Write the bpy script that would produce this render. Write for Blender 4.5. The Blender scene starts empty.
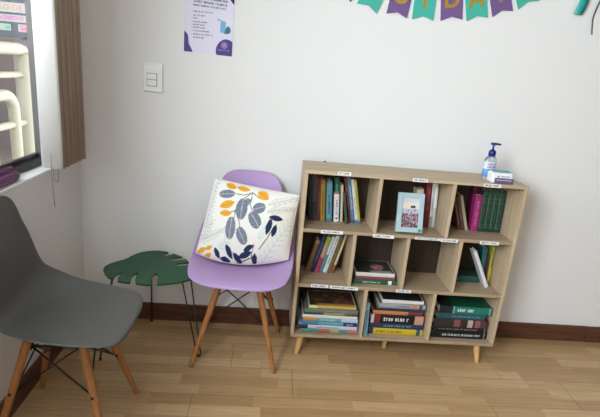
import bpy, bmesh, math, random
from mathutils import Vector, Matrix, noise
from mathutils.geometry import tessellate_polygon
C = bpy.context.scene.collection
R = math.radians

# ------------------------------------------------------------------ colours and materials
def lin(c):
    return tuple(((v/255)/12.92 if v/255 <= .04045 else ((v/255+.055)/1.055)**2.4) for v in c)

_mats = {}
def mat(name, rgb, rough=.5, spec=.5, metal=0, bump=0, bscale=60, trans=0, ior=1.45, sub=0, vary=0):
    """procedural principled material; rgb is sRGB 0-255"""
    if name in _mats: return _mats[name]
    m = bpy.data.materials.new(name); m.use_nodes = True
    nt = m.node_tree; b = nt.nodes['Principled BSDF']
    b.inputs['Base Color'].default_value = (*lin(rgb), 1)
    b.inputs['Roughness'].default_value = rough
    b.inputs['Specular IOR Level'].default_value = spec
    b.inputs['Metallic'].default_value = metal
    b.inputs['Transmission Weight'].default_value = trans
    b.inputs['IOR'].default_value = ior
    if bump or vary:
        tc = nt.nodes.new('ShaderNodeTexCoord'); n = nt.nodes.new('ShaderNodeTexNoise')
        n.inputs['Scale'].default_value = bscale; n.inputs['Detail'].default_value = 4
        nt.links.new(tc.outputs['Object'], n.inputs['Vector'])
        if bump:
            bp = nt.nodes.new('ShaderNodeBump'); bp.inputs['Strength'].default_value = bump; bp.inputs['Distance'].default_value = .002
            nt.links.new(n.outputs['Fac'], bp.inputs['Height']); nt.links.new(bp.outputs['Normal'], b.inputs['Normal'])
        if vary:
            mx = nt.nodes.new('ShaderNodeMixRGB'); mx.blend_type = 'MULTIPLY'; mx.inputs['Fac'].default_value = vary
            mx.inputs['Color1'].default_value = (*lin(rgb), 1)
            nt.links.new(n.outputs['Fac'], mx.inputs['Color2']); nt.links.new(mx.outputs['Color'], b.inputs['Base Color'])
    _mats[name] = m
    return m

def wood(name, c1, c2, axis, rough=.5, scale=1.0, stretch=14, spec=.3):
    """fine grain running along axis (0,1,2) in object space"""
    if name in _mats: return _mats[name]
    m = bpy.data.materials.new(name); m.use_nodes = True
    nt = m.node_tree; b = nt.nodes['Principled BSDF']; N = nt.nodes.new; L = nt.links.new
    geo = N('ShaderNodeTexCoord'); mp = N('ShaderNodeMapping')
    s = [stretch*scale]*3; s[axis] = 1.2*scale
    mp.inputs['Scale'].default_value = s
    L(geo.outputs['Object'], mp.inputs['Vector'])
    n = N('ShaderNodeTexNoise'); n.inputs['Scale'].default_value = 3.2; n.inputs['Detail'].default_value = 6; n.inputs['Roughness'].default_value = .65; n.inputs['Distortion'].default_value = .4
    L(mp.outputs['Vector'], n.inputs['Vector'])
    r = N('ShaderNodeValToRGB'); r.color_ramp.elements[0].position = .32; r.color_ramp.elements[1].position = .68
    r.color_ramp.elements[0].color = (*lin(c2), 1); r.color_ramp.elements[1].color = (*lin(c1), 1)
    L(n.outputs['Fac'], r.inputs['Fac']); L(r.outputs['Color'], b.inputs['Base Color'])
    b.inputs['Roughness'].default_value = rough; b.inputs['Specular IOR Level'].default_value = spec
    _mats[name] = m
    return m

def vcol_mat(name, rough=.6, spec=.3, weave=0):
    if name in _mats: return _mats[name]
    m = bpy.data.materials.new(name); m.use_nodes = True
    nt = m.node_tree; b = nt.nodes['Principled BSDF']
    a = nt.nodes.new('ShaderNodeAttribute'); a.attribute_name = 'print'
    nt.links.new(a.outputs['Color'], b.inputs['Base Color'])
    b.inputs['Roughness'].default_value = rough; b.inputs['Specular IOR Level'].default_value = spec
    if weave:
        tc = nt.nodes.new('ShaderNodeTexCoord'); n = nt.nodes.new('ShaderNodeTexNoise'); n.inputs['Scale'].default_value = 900
        nt.links.new(tc.outputs['Object'], n.inputs['Vector'])
        bp = nt.nodes.new('ShaderNodeBump'); bp.inputs['Strength'].default_value = weave; bp.inputs['Distance'].default_value = .001
        nt.links.new(n.outputs['Fac'], bp.inputs['Height']); nt.links.new(bp.outputs['Normal'], b.inputs['Normal'])
    _mats[name] = m
    return m

# ------------------------------------------------------------------ object helpers
def tag(o, label, cat, group=None):
    o['label'] = label; o['category'] = cat
    if group: o['group'] = group
    return o
def thing(name, label, cat, loc=(0,0,0), rz=0, group=None):
    o = bpy.data.objects.new(name, None); C.objects.link(o); o.empty_display_size = .05
    o.location = loc; o.rotation_euler = (0,0,rz)
    return tag(o, label, cat, group)
def obj(name, bm, m=None, parent=None, smooth=False, bevel=0, seg=2, label=None):
    me = bpy.data.meshes.new(name)
    bmesh.ops.recalc_face_normals(bm, faces=bm.faces)
    bm.to_mesh(me); bm.free()
    if m is not None:
        for q in (m if isinstance(m, (list, tuple)) else [m]): me.materials.append(q)
    o = bpy.data.objects.new(name, me); C.objects.link(o)
    if parent is not None: o.parent = parent
    if smooth:
        for p in me.polygons: p.use_smooth = True
    if bevel:
        b = o.modifiers.new('bevel', 'BEVEL'); b.width = bevel; b.segments = seg; b.limit_method = 'ANGLE'; b.angle_limit = R(40)
    if label: o['label'] = label
    return o
def struct(name, bm, m, parent=None, **k):
    o = obj(name, bm, m, parent, **k)
    if parent is None: o['kind'] = 'structure'
    return o
def BM(): return bmesh.new()
def box(bm, x0, x1, y0, y1, z0, z1, mi=0):
    v = [bm.verts.new(p) for p in ((x0,y0,z0),(x1,y0,z0),(x1,y1,z0),(x0,y1,z0),(x0,y0,z1),(x1,y0,z1),(x1,y1,z1),(x0,y1,z1))]
    for f in ((0,3,2,1),(4,5,6,7),(0,1,5,4),(1,2,6,5),(2,3,7,6),(3,0,4,7)):
        bm.faces.new([v[i] for i in f]).material_index = mi
    return bm
def bx(*a, mi=0): return box(BM(), *a, mi=mi)
def catmull(P, n):
    out = []; P = [Vector(p) for p in P]
    for i in range(len(P)-1):
        p0 = P[max(i-1,0)]; p1 = P[i]; p2 = P[i+1]; p3 = P[min(i+2, len(P)-1)]
        for k in range(n):
            t = k/n
            out.append(.5*((2*p1)+(p2-p0)*t+(2*p0-5*p1+4*p2-p3)*t*t+(3*p1-p0-3*p2+p3)*t**3))
    out.append(P[-1]); return out
def tube(bm, pts, r, n=8, mi=0):
    """round bar through pts; r a number or one radius per point"""
    pts = [Vector(p) for p in pts]; rs = r if isinstance(r, (list, tuple)) else [r]*len(pts)
    rings = []; ref = None
    for i, p in enumerate(pts):
        d = (pts[min(i+1,len(pts)-1)]-pts[max(i-1,0)]).normalized()
        if ref is None:
            ref = d.orthogonal().normalized()
        ref = (ref - d*ref.dot(d)).normalized(); s = d.cross(ref)
        rings.append([bm.verts.new(p+(ref*math.cos(2*math.pi*k/n)+s*math.sin(2*math.pi*k/n))*rs[i]) for k in range(n)])
    for a, b in zip(rings, rings[1:]):
        for k in range(n):
            f = bm.faces.new((a[k], a[(k+1)%n], b[(k+1)%n], b[k])); f.smooth = True; f.material_index = mi
    bm.faces.new(rings[0][::-1]).material_index = mi; bm.faces.new(rings[-1]).material_index = mi
    return bm
def lathe(bm, prof, cx=0, cy=0, n=20, sx=1, sy=1):
    rings = []
    for r, z in prof:
        rings.append([bm.verts.new((cx+sx*r*math.cos(2*math.pi*k/n), cy+sy*r*math.sin(2*math.pi*k/n), z)) for k in range(n)])
    for a, b in zip(rings, rings[1:]):
        for k in range(n):
            bm.faces.new((a[k], a[(k+1)%n], b[(k+1)%n], b[k])).smooth = True
    bm.faces.new(rings[0][::-1]); bm.faces.new(rings[-1])
    return bm
def prism(bm, poly, y0, y1, plane='xz', mi=0):
    """extrude a polygon; plane 'xz' extrudes along y, 'xy' along z"""
    f = (lambda p, h: (p[0], h, p[1])) if plane == 'xz' else (lambda p, h: (p[0], p[1], h))
    a = [bm.verts.new(f(p, y0)) for p in poly]; b = [bm.verts.new(f(p, y1)) for p in poly]
    fs = []
    for t3 in tessellate_polygon([[Vector((p[0], p[1], 0)) for p in poly]]):
        fs.append(bm.faces.new([a[i] for i in t3])); fs.append(bm.faces.new([b[i] for i in reversed(t3)]))
    for i in range(len(poly)):
        j = (i+1) % len(poly); bm.faces.new((a[i], b[i], b[j], a[j])).material_index = mi
    for q in fs: q.material_index = mi
    return bm
def print_grid(o_me, cols):
    at = o_me.attributes.new('print', 'FLOAT_COLOR', 'POINT')
    for i, c in enumerate(cols): at.data[i].color = (*c, 1)
def lettering(string, h, m, parent, M, name='lettering', depth=.0004, bold=0):
    cu = bpy.data.curves.new(name, 'FONT'); cu.body = string; cu.size = h*1.38; cu.extrude = depth; cu.offset = bold
    cu.align_x = 'CENTER'; cu.align_y = 'CENTER'
    t = bpy.data.objects.new(name, cu); C.objects.link(t)
    bpy.context.view_layer.update()
    me = bpy.data.meshes.new_from_object(t.evaluated_get(bpy.context.evaluated_depsgraph_get()))
    bpy.data.objects.remove(t); bpy.data.curves.remove(cu)
    me.materials.clear(); me.materials.append(m); me.name = name
    o = bpy.data.objects.new(name, me); C.objects.link(o); o.parent = parent; o.matrix_basis = M
    return o
def ink(width, h, seed, dens=1.0):
    """a line of too-small-to-read printing: letter sized strokes grouped into words, in the xy plane, centred"""
    rnd = random.Random(seed); bm = BM(); x = -width/2; cw = h*.55; nxt = rnd.randint(3, 8)
    while x < width/2-cw*.8:
        if nxt == 0: x += cw*.7; nxt = rnd.randint(3, 8); continue
        s = h*.17; k = rnd.random()
        box(bm, x, x+s, -h*.36, h*(.36 if k < .6 else .5), 0, .0003)
        if k < .8: box(bm, x+s, x+cw*.72, h*.2, h*.2+s, 0, .0003)
        if k > .3: box(bm, x+s, x+cw*.72, -h*.36, -h*.36+s, 0, .0003)
        if k > .2 and k < .7: box(bm, x+cw*.72-s, x+cw*.72, -h*.36, h*.3, 0, .0003)
        x += cw; nxt -= 1
    return bm
def frame_M(origin, X, Y):
    X = Vector(X).normalized(); Y = Vector(Y).normalized(); Z = X.cross(Y)
    M = Matrix((X, Y, Z)).transposed().to_4x4(); M.translation = Vector(origin); return M

# ------------------------------------------------------------------ camera
cam = bpy.data.cameras.new('camera'); co = bpy.data.objects.new('camera', cam); C.objects.link(co)
r_, u_, f_ = Vector((.99517,-.04734,.08595)), Vector((-.06894,.28601,.95574)), Vector((.06982,.95706,-.28137))
M = Matrix((r_, u_, -f_)).transposed().to_4x4(); M.translation = (.9066,-2.2885,1.3376)
co.matrix_world = M; cam.sensor_width = 36; cam.lens = 474.9/600*36; cam.clip_start = .02
bpy.context.scene.camera = co

# ------------------------------------------------------------------ the room
wall_m = mat('wall_paint', (227,226,224), .75, .25, bump=.25, bscale=35)
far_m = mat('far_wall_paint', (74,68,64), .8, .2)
RX, RY, RH = 3.9, -4.3, 2.55
WY = [(-1.55, -.19), (-3.62, -1.9)]; WZS = [(.852, 2.12), (1.25, 2.36)]; WZ = WZS[0]; TH = .105

def floor_mat():
    m = bpy.data.materials.new('laminate_floor'); m.use_nodes = True
    nt = m.node_tree; b = nt.nodes['Principled BSDF']; N = nt.nodes.new; L = nt.links.new
    g = N('ShaderNodeTexCoord'); sp = N('ShaderNodeSeparateXYZ'); L(g.outputs['Object'], sp.inputs[0])
    def mth(op, a, bb=None):
        n = N('ShaderNodeMath'); n.operation = op
        for i, v in enumerate((a, bb)):
            if v is None: continue
            if isinstance(v, (int, float)): n.inputs[i].default_value = v
            else: L(v, n.inputs[i])
        return n.outputs[0]
    yr = mth('DIVIDE', sp.outputs['Y'], .0655); row = mth('FLOOR', yr)
    wn = N('ShaderNodeTexWhiteNoise'); wn.noise_dimensions = '1D'; L(row, wn.inputs['W'])
    xr = mth('ADD', mth('DIVIDE', sp.outputs['X'], .42), mth('MULTIPLY', wn.outputs['Value'], 7.3)); col = mth('FLOOR', xr)
    cb = N('ShaderNodeCombineXYZ'); L(row, cb.inputs[0]); L(col, cb.inputs[1])
    w2 = N('ShaderNodeTexWhiteNoise'); w2.noise_dimensions = '2D'; L(cb.outputs[0], w2.inputs['Vector'])
    rp = N('ShaderNodeValToRGB')
    e = rp.color_ramp.elements; e[0].position = 0; e[0].color = (*lin((172,138,98)), 1); e[1].position = 1; e[1].color = (*lin((202,170,128)), 1)
    q = e.new(.5); q.color = (*lin((188,154,112)), 1)
    L(w2.outputs['Value'], rp.inputs['Fac'])
    # grain
    mp = N('ShaderNodeMapping'); mp.inputs['Scale'].default_value = (2.2, 34, 1); L(g.outputs['Object'], mp.inputs['Vector'])
    add = N('ShaderNodeVectorMath'); add.operation = 'ADD'; L(mp.outputs[0], add.inputs[0]); 
    sc = N('ShaderNodeVectorMath'); sc.operation = 'SCALE'; sc.inputs['Scale'].default_value = 9; L(w2.outputs['Color'], sc.inputs[0]); L(sc.outputs[0], add.inputs[1])
    n = N('ShaderNodeTexNoise'); n.inputs['Scale'].default_value = 2.6; n.inputs['Detail'].default_value = 6; n.inputs['Roughness'].default_value = .6; L(add.outputs[0], n.inputs['Vector'])
    gr = N('ShaderNodeValToRGB'); gr.color_ramp.elements[0].position = .3; gr.color_ramp.elements[1].position = .7
    gr.color_ramp.elements[0].color = (.80,.78,.74,1); gr.color_ramp.elements[1].color = (1.06,1.05,1.04,1); L(n.outputs['Fac'], gr.inputs['Fac'])
    mu = N('ShaderNodeMixRGB'); mu.blend_type = 'MULTIPLY'; mu.inputs['Fac'].default_value = 1; L(rp.outputs[0], mu.inputs['Color1']); L(gr.outputs[0], mu.inputs['Color2'])
    # joints: every strip edge faint, every third row and every long board end dark
    def near(v, w):   # 1 close to an integer
        f = mth('FRACT', v); d = mth('MINIMUM', f, mth('SUBTRACT', 1.0, f)); return mth('LESS_THAN', d, w)
    y3 = mth('DIVIDE', sp.outputs['Y'], .1965); row3 = mth('FLOOR', y3)
    w3 = N('ShaderNodeTexWhiteNoise'); w3.noise_dimensions = '1D'; L(row3, w3.inputs['W'])
    x3 = mth('ADD', mth('DIVIDE', sp.outputs['X'], 1.29), mth('MULTIPLY', w3.outputs['Value'], 5.1))
    dark = mth('MAXIMUM', near(y3, .007), near(x3, .0014))
    faint = mth('MAXIMUM', near(yr, .014), near(xr, .003))
    fac = mth('MAXIMUM', mth('MULTIPLY', dark, .55), mth('MULTIPLY', faint, .22))
    mj = N('ShaderNodeMixRGB'); L(fac, mj.inputs['Fac']); L(mu.outputs[0], mj.inputs['Color1']); mj.inputs['Color2'].default_value = (*lin((92,66,44)), 1)
    L(mj.outputs[0], b.inputs['Base Color'])
    b.inputs['Roughness'].default_value = .38; b.inputs['Specular IOR Level'].default_value = .4
    return m
struct('floor', bx(-TH, RX+.1, RY-.1, .12, -.1, 0), floor_mat())
struct('ceiling', bx(-TH, RX+.1, RY-.1, .12, RH, RH+.1), mat('ceiling_paint', (190,187,183), .9, .2))
struct('wall_back', bx(-TH, RX+.1, 0, .12, 0, RH), wall_m)
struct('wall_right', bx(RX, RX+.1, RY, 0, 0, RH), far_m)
struct('wall_front', bx(-TH, RX+.1, RY-.1, RY, 0, RH), wall_m)
b = BM(); ys = [RY, WY[1][0], WY[1][1], WY[0][0], WY[0][1], 0]
for i in (0, 2, 4): box(b, -TH, 0, ys[i], ys[i+1], 0, RH)
for i, k in ((3, 0), (1, 1)): box(b, -TH, 0, ys[i], ys[i+1], 0, WZS[k][0]-.012); box(b, -TH, 0, ys[i], ys[i+1], WZS[k][1], RH)
struct('wall_left', b, wall_m)
base_m = wood('baseboard_wood', (106,68,50), (72,45,33), 0, .42, 1, 22)
base_l = wood('baseboard_wood_side', (106,68,50), (72,45,33), 1, .42, 1, 22)
struct('baseboard_back', bx(0, 2.738, -.012, 0, 0, .096), base_m, bevel=.003)
struct('trim_1', bx(2.740, RX, -.015, 0, 0, .0945), base_m, bevel=.003)
struct('baseboard_left', bx(0, .012, RY, -.012, 0, .096), base_l, bevel=.003)
struct('baseboard_right', bx(RX-.012, RX, RY, -.015, 0, .096), base_l, bevel=.003)

# windows: white sill, black sliding frame, grey stiles, panes
alu = mat('grey_aluminium', (104,99,98), .4, .5, metal=.6)
black = mat('black_aluminium', (34,33,34), .35, .5)
silm = mat('sill_paint', (238,238,238), .45, .4)
def glass():
    m = bpy.data.materials.new('window_glass'); m.use_nodes = True; nt = m.node_tree
    for n in list(nt.nodes): nt.nodes.remove(n)
    o = nt.nodes.new('ShaderNodeOutputMaterial'); mx = nt.nodes.new('ShaderNodeMixShader'); t = nt.nodes.new('ShaderNodeBsdfTransparent'); g = nt.nodes.new('ShaderNodeBsdfGlossy')
    g.inputs['Roughness'].default_value = .02; mx.inputs[0].default_value = .05; t.inputs[0].default_value = (.95,.96,.96,1)
    nt.links.new(t.outputs[0], mx.inputs[1]); nt.links.new(g.outputs[0], mx.inputs[2]); nt.links.new(mx.outputs[0], o.inputs[0]); return m
gl = glass()
for k, (y0, y1) in enumerate(WY):
    WZ = WZS[k]
    w = bpy.data.objects.new('window_%d' % (k+1), None); C.objects.link(w); w['kind'] = 'structure'
    obj('sill', bx(-TH-.02, .004, y0, y1, WZ[0]-.012, WZ[0]), silm, w, bevel=.003)
    b = BM(); box(b, -.10, -.058, y0, y1, WZ[0], WZ[0]+.03); box(b, -.10, -.085, y0, y1, WZ[0]+.03, WZ[0]+.046); box(b, -.10, -.058, y0, y1, WZ[1]-.035, WZ[1])
    obj('track', b, black, w, bevel=.002)
    b = BM()
    for yy in (y0, (y0+y1)/2-.02, y1-.042): box(b, -.098, -.062, yy+.014, yy+.042, WZ[0]+.03, WZ[1]-.035)
    obj('stile', b, alu, w, bevel=.003)
    obj('pane', bx(-.082, -.078, y0+.02, y1-.02, WZ[0]+.03, WZ[1]-.03), gl, w)
    obj('screw', tube(BM(), ((-.06,-.318 if k == 0 else y1-.2,WZ[0]+.018),(-.0565,-.318 if k == 0 else y1-.2,WZ[0]+.018)), .004), mat('brass_screw', (120,105,75), .4, .5, metal=.8), w)

WZ = WZS[0]
# ------------------------------------------------------------------ outside the window
struct('ground_exterior', bx(-9, -TH, -9, 8, -.12, -.02), mat('outside_paving', (150,142,136), .8, .2, bscale=3, vary=.3))
struct('wall_exterior', bx(-3.4, -3.2, -9, 8, -.1, 1.35), mat('outside_wall', (112,104,104), .8, .2))
struct('wall_exterior_end', bx(-9, -TH, 4.2, 4.4, -.1, 2.9), mat('outside_end_wall', (128,116,114), .8, .2))
struct('added_canopy', bx(-9, -TH-.001, -.6, 6.5, 2.9, 3.0), mat('added_canopy_slab', (150,146,140), .8, .2))  # unseen roof slab added to keep sky light off the things outside
t = thing('sign_board', 'grey sign board with pale lettered strips standing outside the window', 'sign', (-1.15, 1.22, 0))
obj('panel', bx(-.72, .42, 0, .03, 1.375, 2.0), mat('sign_grey', (84,86,94), .5, .3), t, bevel=.004)
obj('post', bx(-.62, -.57, .03, .07, -.02, 1.95), alu, t); obj('post', bx(.30, .35, .03, .07, -.02, 1.95), alu, t)
paper_w = mat('sign_white', (168,168,166), .6, .3)
strips = [('strip', -.62, .362, 1.532, 1.594, paper_w), ('strip', -.62, .366, 1.472, 1.518, paper_w),
          ('badge', -.1, .256, 1.415, 1.458, mat('sign_mint', (150,170,158), .6, .3)), ('badge', .303, .40, 1.412, 1.462, mat('sign_rose', (172,156,160), .6, .3))]
for n, a, c, z0, z1, m in strips: obj(n, bx(a, c, -.004, 0, z0, z1), m, t, bevel=.008)
X, Z = (1,0,0), (0,0,1)
for s, x, z, h, col in (('L', .205, 1.562, .036, (170,170,80)), ('O', .235, 1.562, .036, (190,140,100)), ('D', .293, 1.561, .036, (200,140,90)), ('E', .330, 1.560, .036, (205,120,130)),
                        ('COGNITIVO', .245, 1.495, .026, (196,90,150)), ('es', .236, 1.437, .024, (90,160,110)), ('Soc', .35, 1.437, .028, (205,80,110))):
    lettering(s, h, mat('sign_ink_%d_%d_%d' % col, col, .6, .2), t, frame_M((x, -.0045, z), X, Z), bold=.0006)
rail_m = mat('cream_paint', (150,144,124), .45, .4)
t = thing('handrail', 'thick cream painted tubular handrail just outside the window', 'railing', (-.7, .9, -.02))
obj('post', tube(BM(), ((0,.06,0),(0,.06,1.30)), .054, 16), rail_m, t, smooth=True)
def bend(z, r, rad, y0=-2.6, y1=-.02, drop=None):
    p = [(0,y0,z)]
    for k in range(7):
        a = R(90*k/6); p.append((0, y1-rad+rad*math.sin(a), z-rad+rad*math.cos(a)))
    p.append((0, y1, drop)); return tube(BM(), p, r, 14)
obj('top_rail', tube(BM(), ((0,-2.6,1.325),(0,.0,1.325),(0,.045,1.318),(0,.06,1.29)), .036, 14), rail_m, t, smooth=True)
obj('middle_rail', bend(1.055, .034, .10, y1=-.10, drop=.04), rail_m, t, smooth=True)
obj('lower_rail', tube(BM(), ((0,-2.6,.872),(0,.05,.872)), .022, 12), rail_m, t, smooth=True)
obj('thin_rail', tube(BM(), ((0,-2.6,1.172),(0,.05,1.172)), .019, 12), rail_m, t, smooth=True)
obj('end_post', tube(BM(), ((0,-2.55,0),(0,-2.55,1.32)), .045, 14), rail_m, t, smooth=True)
t = tag(obj('planter', bx(-.3, .3, -.15, .15, 0, .72), mat('yellow_paint', (176,136,50), .5, .3), bevel=.03), 'yellow box standing beyond the cream handrail outside', 'box'); t.location = (-1.32, 1.05, -.02)
t = tag(obj('folded_banner', bx(-.2, .2, -.02, .02, 0, 1.36), mat('red_cloth', (160,64,54), .7, .2), bevel=.01), 'red panel behind the handrail, below the grey sign board', 'banner'); t.location = (-1.62, 1.6, -.02)

# ------------------------------------------------------------------ vertical blind gathered at the corner
slat_shaded = mat('blind_fabric_shaded', (176,162,150), .7, .2, bump=.2, bscale=300); slat_lit = mat('blind_fabric_lit', (230,230,226), .7, .2)  # one fabric: front slat coloured as window-lit, the others as shaded
t = thing('vertical_blind', 'beige vertical blind gathered into the corner beside the window', 'blind', (.01, -.40, .878))
obj('headrail', bx(.01, .07, -1.65, .36, 1.27, 1.32), mat('blind_rail', (222,220,214), .4, .4), t, bevel=.004)
jit = (0,.001,-.003,.002,-.001,-.004,.001,-.002,.001,-.004,.002,-.002,-.003,.001)
for k in range(14):
    y = -.012 + k*.0175; b = BM(); n = 8; rows = []
    for z in (0, 1.27):
        rows.append([b.verts.new(((.09+jit[k])*i/n, y - .007*math.sin(math.pi*i/n) + (.018*(1-i/n) if k == 0 else .012*(1-i/n)), z)) for i in range(n+1)])
    for i in range(n): b.faces.new((rows[0][i], rows[0][i+1], rows[1][i+1], rows[1][i])).smooth = True
    o = obj('slat', b, slat_lit if k == 0 else slat_shaded, t, label='front slat in a window-lit colour' if k == 0 else None); s = o.modifiers.new('solid', 'SOLIDIFY'); s.thickness = .0012
cord = mat('cord_grey', (120,112,104), .6, .3)
obj('pull_cord', tube(BM(), catmull(((.053,-.030,.065),(.054,-.032,.0),(.056,-.032,-.10),(.059,-.032,-.15)), 4), .0011, 6), cord, t)
obj('cord_loop', tube(BM(), catmull(((.058,-.026,.01),(.058,-.027,-.02),(.063,-.027,-.045),(.072,-.027,-.048),(.077,-.027,-.03),(.076,-.026,.01)), 5), .0011, 6), cord, t)

# purple cases lying on the sill
pur = mat('purple_gloss', (92,28,84), .22, .6, bump=.3, bscale=25)
for i, (y1, dz, x, lab) in enumerate(((-.520, 0, -.022, 'glossy purple rounded case at the front of the window sill'), (-.480, .0, -.058, 'purple rounded case lying on the sill behind the front one'))):
    t = thing('pencil_case', lab, 'case', (x, y1, WZ[0]+.0005), 0, 'purple cases on the sill')
    L_ = .26; b = BM(); pr = []
    for k in range(9):
        a = math.pi/2*k/8; pr.append((-.014*math.cos(a)+.0, .018*math.sin(a)))
    rings = [(-L_, .8), (-L_+.012, .97), (-L_+.03, 1), (-.03, 1), (-.012, .95), (-.002, .72)]; prev = None; n = 16
    for yy, s in rings:
        ring = [b.verts.new(((.018 if i == 0 else .014)*s*math.cos(2*math.pi*q/n), yy, (.019 if i == 0 else .023)*(1+s*math.sin(2*math.pi*q/n)))) for q in range(n)]
        if prev:
            for q in range(n): b.faces.new((prev[q], prev[(q+1)%n], ring[(q+1)%n], ring[q])).smooth = True
        else: b.faces.new(ring)
        prev = ring
    b.faces.new(prev)
    obj('body', b, pur, t, smooth=True)
    obj('seam', tube(BM(), ((.0, -L_+.02, .0385 if i == 0 else .0462), (0, -.02, .0385 if i == 0 else .0462)), .0016, 6), mat('purple_trim', (60,20,58), .4, .4), t)

# ------------------------------------------------------------------ things on the back wall
t = thing('light_switch', 'white double rocker light switch on the wall left of the poster', 'switch', (.348, 0, 1.2405))
pl = mat('switch_plastic', (232,232,228), .35, .5)
b = BM(); prism(b, [(-.044,-.065),(.044,-.065),(.044,.065),(-.044,.065)], -.011, 0); obj('plate', b, pl, t, bevel=.006, seg=3)
obj('bezel', bx(-.030,.028,-.0145,-.009,-.040,.034), pl, t, bevel=.002)
obj('gap_shade', bx(-.0262,.0202,-.0150,-.012,-.0382,.0202), mat('switch_gap_shade', (120,118,114), .6, .2), t)  # raised grey plate coloured as the shade in the gap round the rockers
obj('rocker', bx(-.024,.018,-.0195,-.012,-.008,.018), pl, t, bevel=.002); obj('rocker', bx(-.024,.018,-.0185,-.012,-.036,-.010), pl, t, bevel=.002)

t = thing('poster', 'white letter sheet with purple corner shapes taped to the wall', 'poster', (.5925, -.001, 1.363))
PW = .2165; x0 = -PW/2
sheet = mat('poster_paper', (222,219,236), .55, .3)
b = BM(); prism(b, [(x0,.004),(0,.002),(-x0,0),(-x0+.002,.279),(x0-.002,.279)], -.0012, 0); obj('sheet', b, sheet, t)
pp = mat('poster_purple', (78,58,130), .5, .3); pdark = mat('poster_dark_ink', (62,50,84), .6, .2); ppale = mat('poster_pale', (160,148,196), .5, .3)
def flat(name, poly, m, y=-.0016, lab=None): return obj(name, prism(BM(), poly, y, -.0012), m, t, label=lab)
cv = lambda P: [(p.x, p.y) for p in catmull([(a, b_, 0) for a, b_ in P], 5)]
flat('corner_wave', [(x0,.006)]+cv(((x0+.040,.005),(x0+.032,.022),(x0+.022,.040),(x0+.019,.062),(x0+.015,.080),(x0,.094)))[:-1]+[(x0,.093)], pp)
flat('corner_wave', [(-x0,.001)]+[(-x0,.062)]+cv(((-x0-.012,.070),(-x0-.034,.072),(-x0-.056,.060),(-x0-.070,.040),(-x0-.074,.018),(-x0-.070,.002)))[:], pp)
flat('corner_wave', [(-x0+.001,.279),(-x0-.06,.279)]+cv(((-x0-.05,.262),(-x0-.028,.250),(-x0-.012,.232),(-x0-.004,.222),(-x0+.001,.221)))[:], pdark)
o = obj('round_logo', tube(BM(), ((-x0-.036,-.0019,.046),(-x0-.036,-.0014,.046)), .014, 24), ppale, t)
obj('logo_ring', tube(BM(), [(-x0-.036+.009*math.cos(k*.3927), -.0021, .047+.009*math.sin(k*.3927)) for k in range(17)], .0014, 6), pp, t)
o = obj('logo_caption', ink(.055, .007, 71), ppale, t); o.matrix_basis = frame_M((-x0-.036,-.0018,.024), X, Z)
ink_m = mat('poster_text', (96,88,116), .6, .2)
for i, (xa, w, z, h) in enumerate(((.03,.145,.2585,.011),(.025,.155,.2425,.012),(.022,.150,.2275,.009))):
    o = obj('title_line', ink(w, h, 10+i), pdark, t); o.matrix_basis = frame_M((x0+xa+w/2+.015,-.0014,z-.026), (1,0,-.05), (.05,0,1))
for i, (w, z, bul) in enumerate(((.085,.203,1),(.055,.187,0),(.02,.175,1),(.062,.160,1),(.058,.148,1),(.055,.136,1),(.072,.122,1),(.090,.108,1),(.048,.094,0))):
    o = obj('text_line', ink(w, .0075, 30+i), ink_m, t); o.matrix_basis = frame_M((x0+.040+w/2,-.0014,z-.025), X, Z)
    if bul: obj('bullet', bx(x0+.033, x0+.0355, -.0015, -.0012, z-.0262, z-.0238), ink_m, t)
blue = mat('poster_blue', (118,176,210), .5, .3); teal_i = mat('poster_teal', (58,110,128), .5, .3)
flat('illustration', [(.050,.100),(.074,.096),(.076,.146),(.053,.150)], blue)
flat('illustration', cv(((.070,.094),(.092,.098),(.098,.112),(.088,.128),(.078,.122),(.073,.108),(.070,.094)))[:-1], teal_i, -.002)
flat('illustration', [(.038,.151),(.054,.148),(.054,.151),(.039,.155)], teal_i, -.002)

t = thing('hanging_banner', 'teal and purple glitter pennant banner with gold letters along the wall', 'banner', (1.56, -.004, 1.60))
tm = mat('teal_glitter', (64,176,158), .55, .5, bump=.6, bscale=900); pm = mat('purple_glitter', (112,84,138), .55, .5, bump=.6, bscale=900); gm = mat('gold_glitter', (178,138,40), .4, .6, bump=.6, bscale=700, metal=.3)
# bottom left / bottom right tips (x,z from wall), colour, letter
pen = [((1.115,1.70),(1.216,1.640),0,None),((1.245,1.638),(1.339,1.603),1,None),((1.383,1.609),(1.479,1.597),0,'U'),((1.503,1.596),(1.602,1.598),1,'I'),((1.635,1.600),(1.735,1.615),0,'D'),((1.756,1.609),(1.852,1.634),1,'A'),((1.872,1.638),(1.962,1.672),0,'Y'),((1.985,1.680),(2.075,1.725),1,None)]
top = []
for (ax, az), (cx_, cz), cidx, ch in pen:
    d = Vector((cx_-ax, 0, cz-az)); w = d.length; d.normalize(); up = Vector((-d.z, 0, d.x))
    O = Vector((ax-1.56, 0, az-1.60)); hgt = .195
    P = [O, O+d*w*.5+up*.016, O+d*w, O+d*w+up*hgt, O+up*hgt]
    o = obj('pennant', prism(BM(), [(p.x, p.z) for p in P], -.0022, -.0005), pm if cidx == 0 else tm, t, label='purple glitter pennant' if cidx == 0 else 'teal glitter pennant')
    top += [O+up*hgt, O+d*w+up*hgt]
    if ch: lettering(ch, .072, gm, o, frame_M(O+d*w*.5+up*.086+Vector((0,-.0025,0)), d, up), name='letter', depth=.001, bold=.003)
obj('string', tube(BM(), [p+Vector((0,-.003,0)) for p in top], .0014, 6), mat('white_string', (230,230,225), .7, .2), t)

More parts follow.
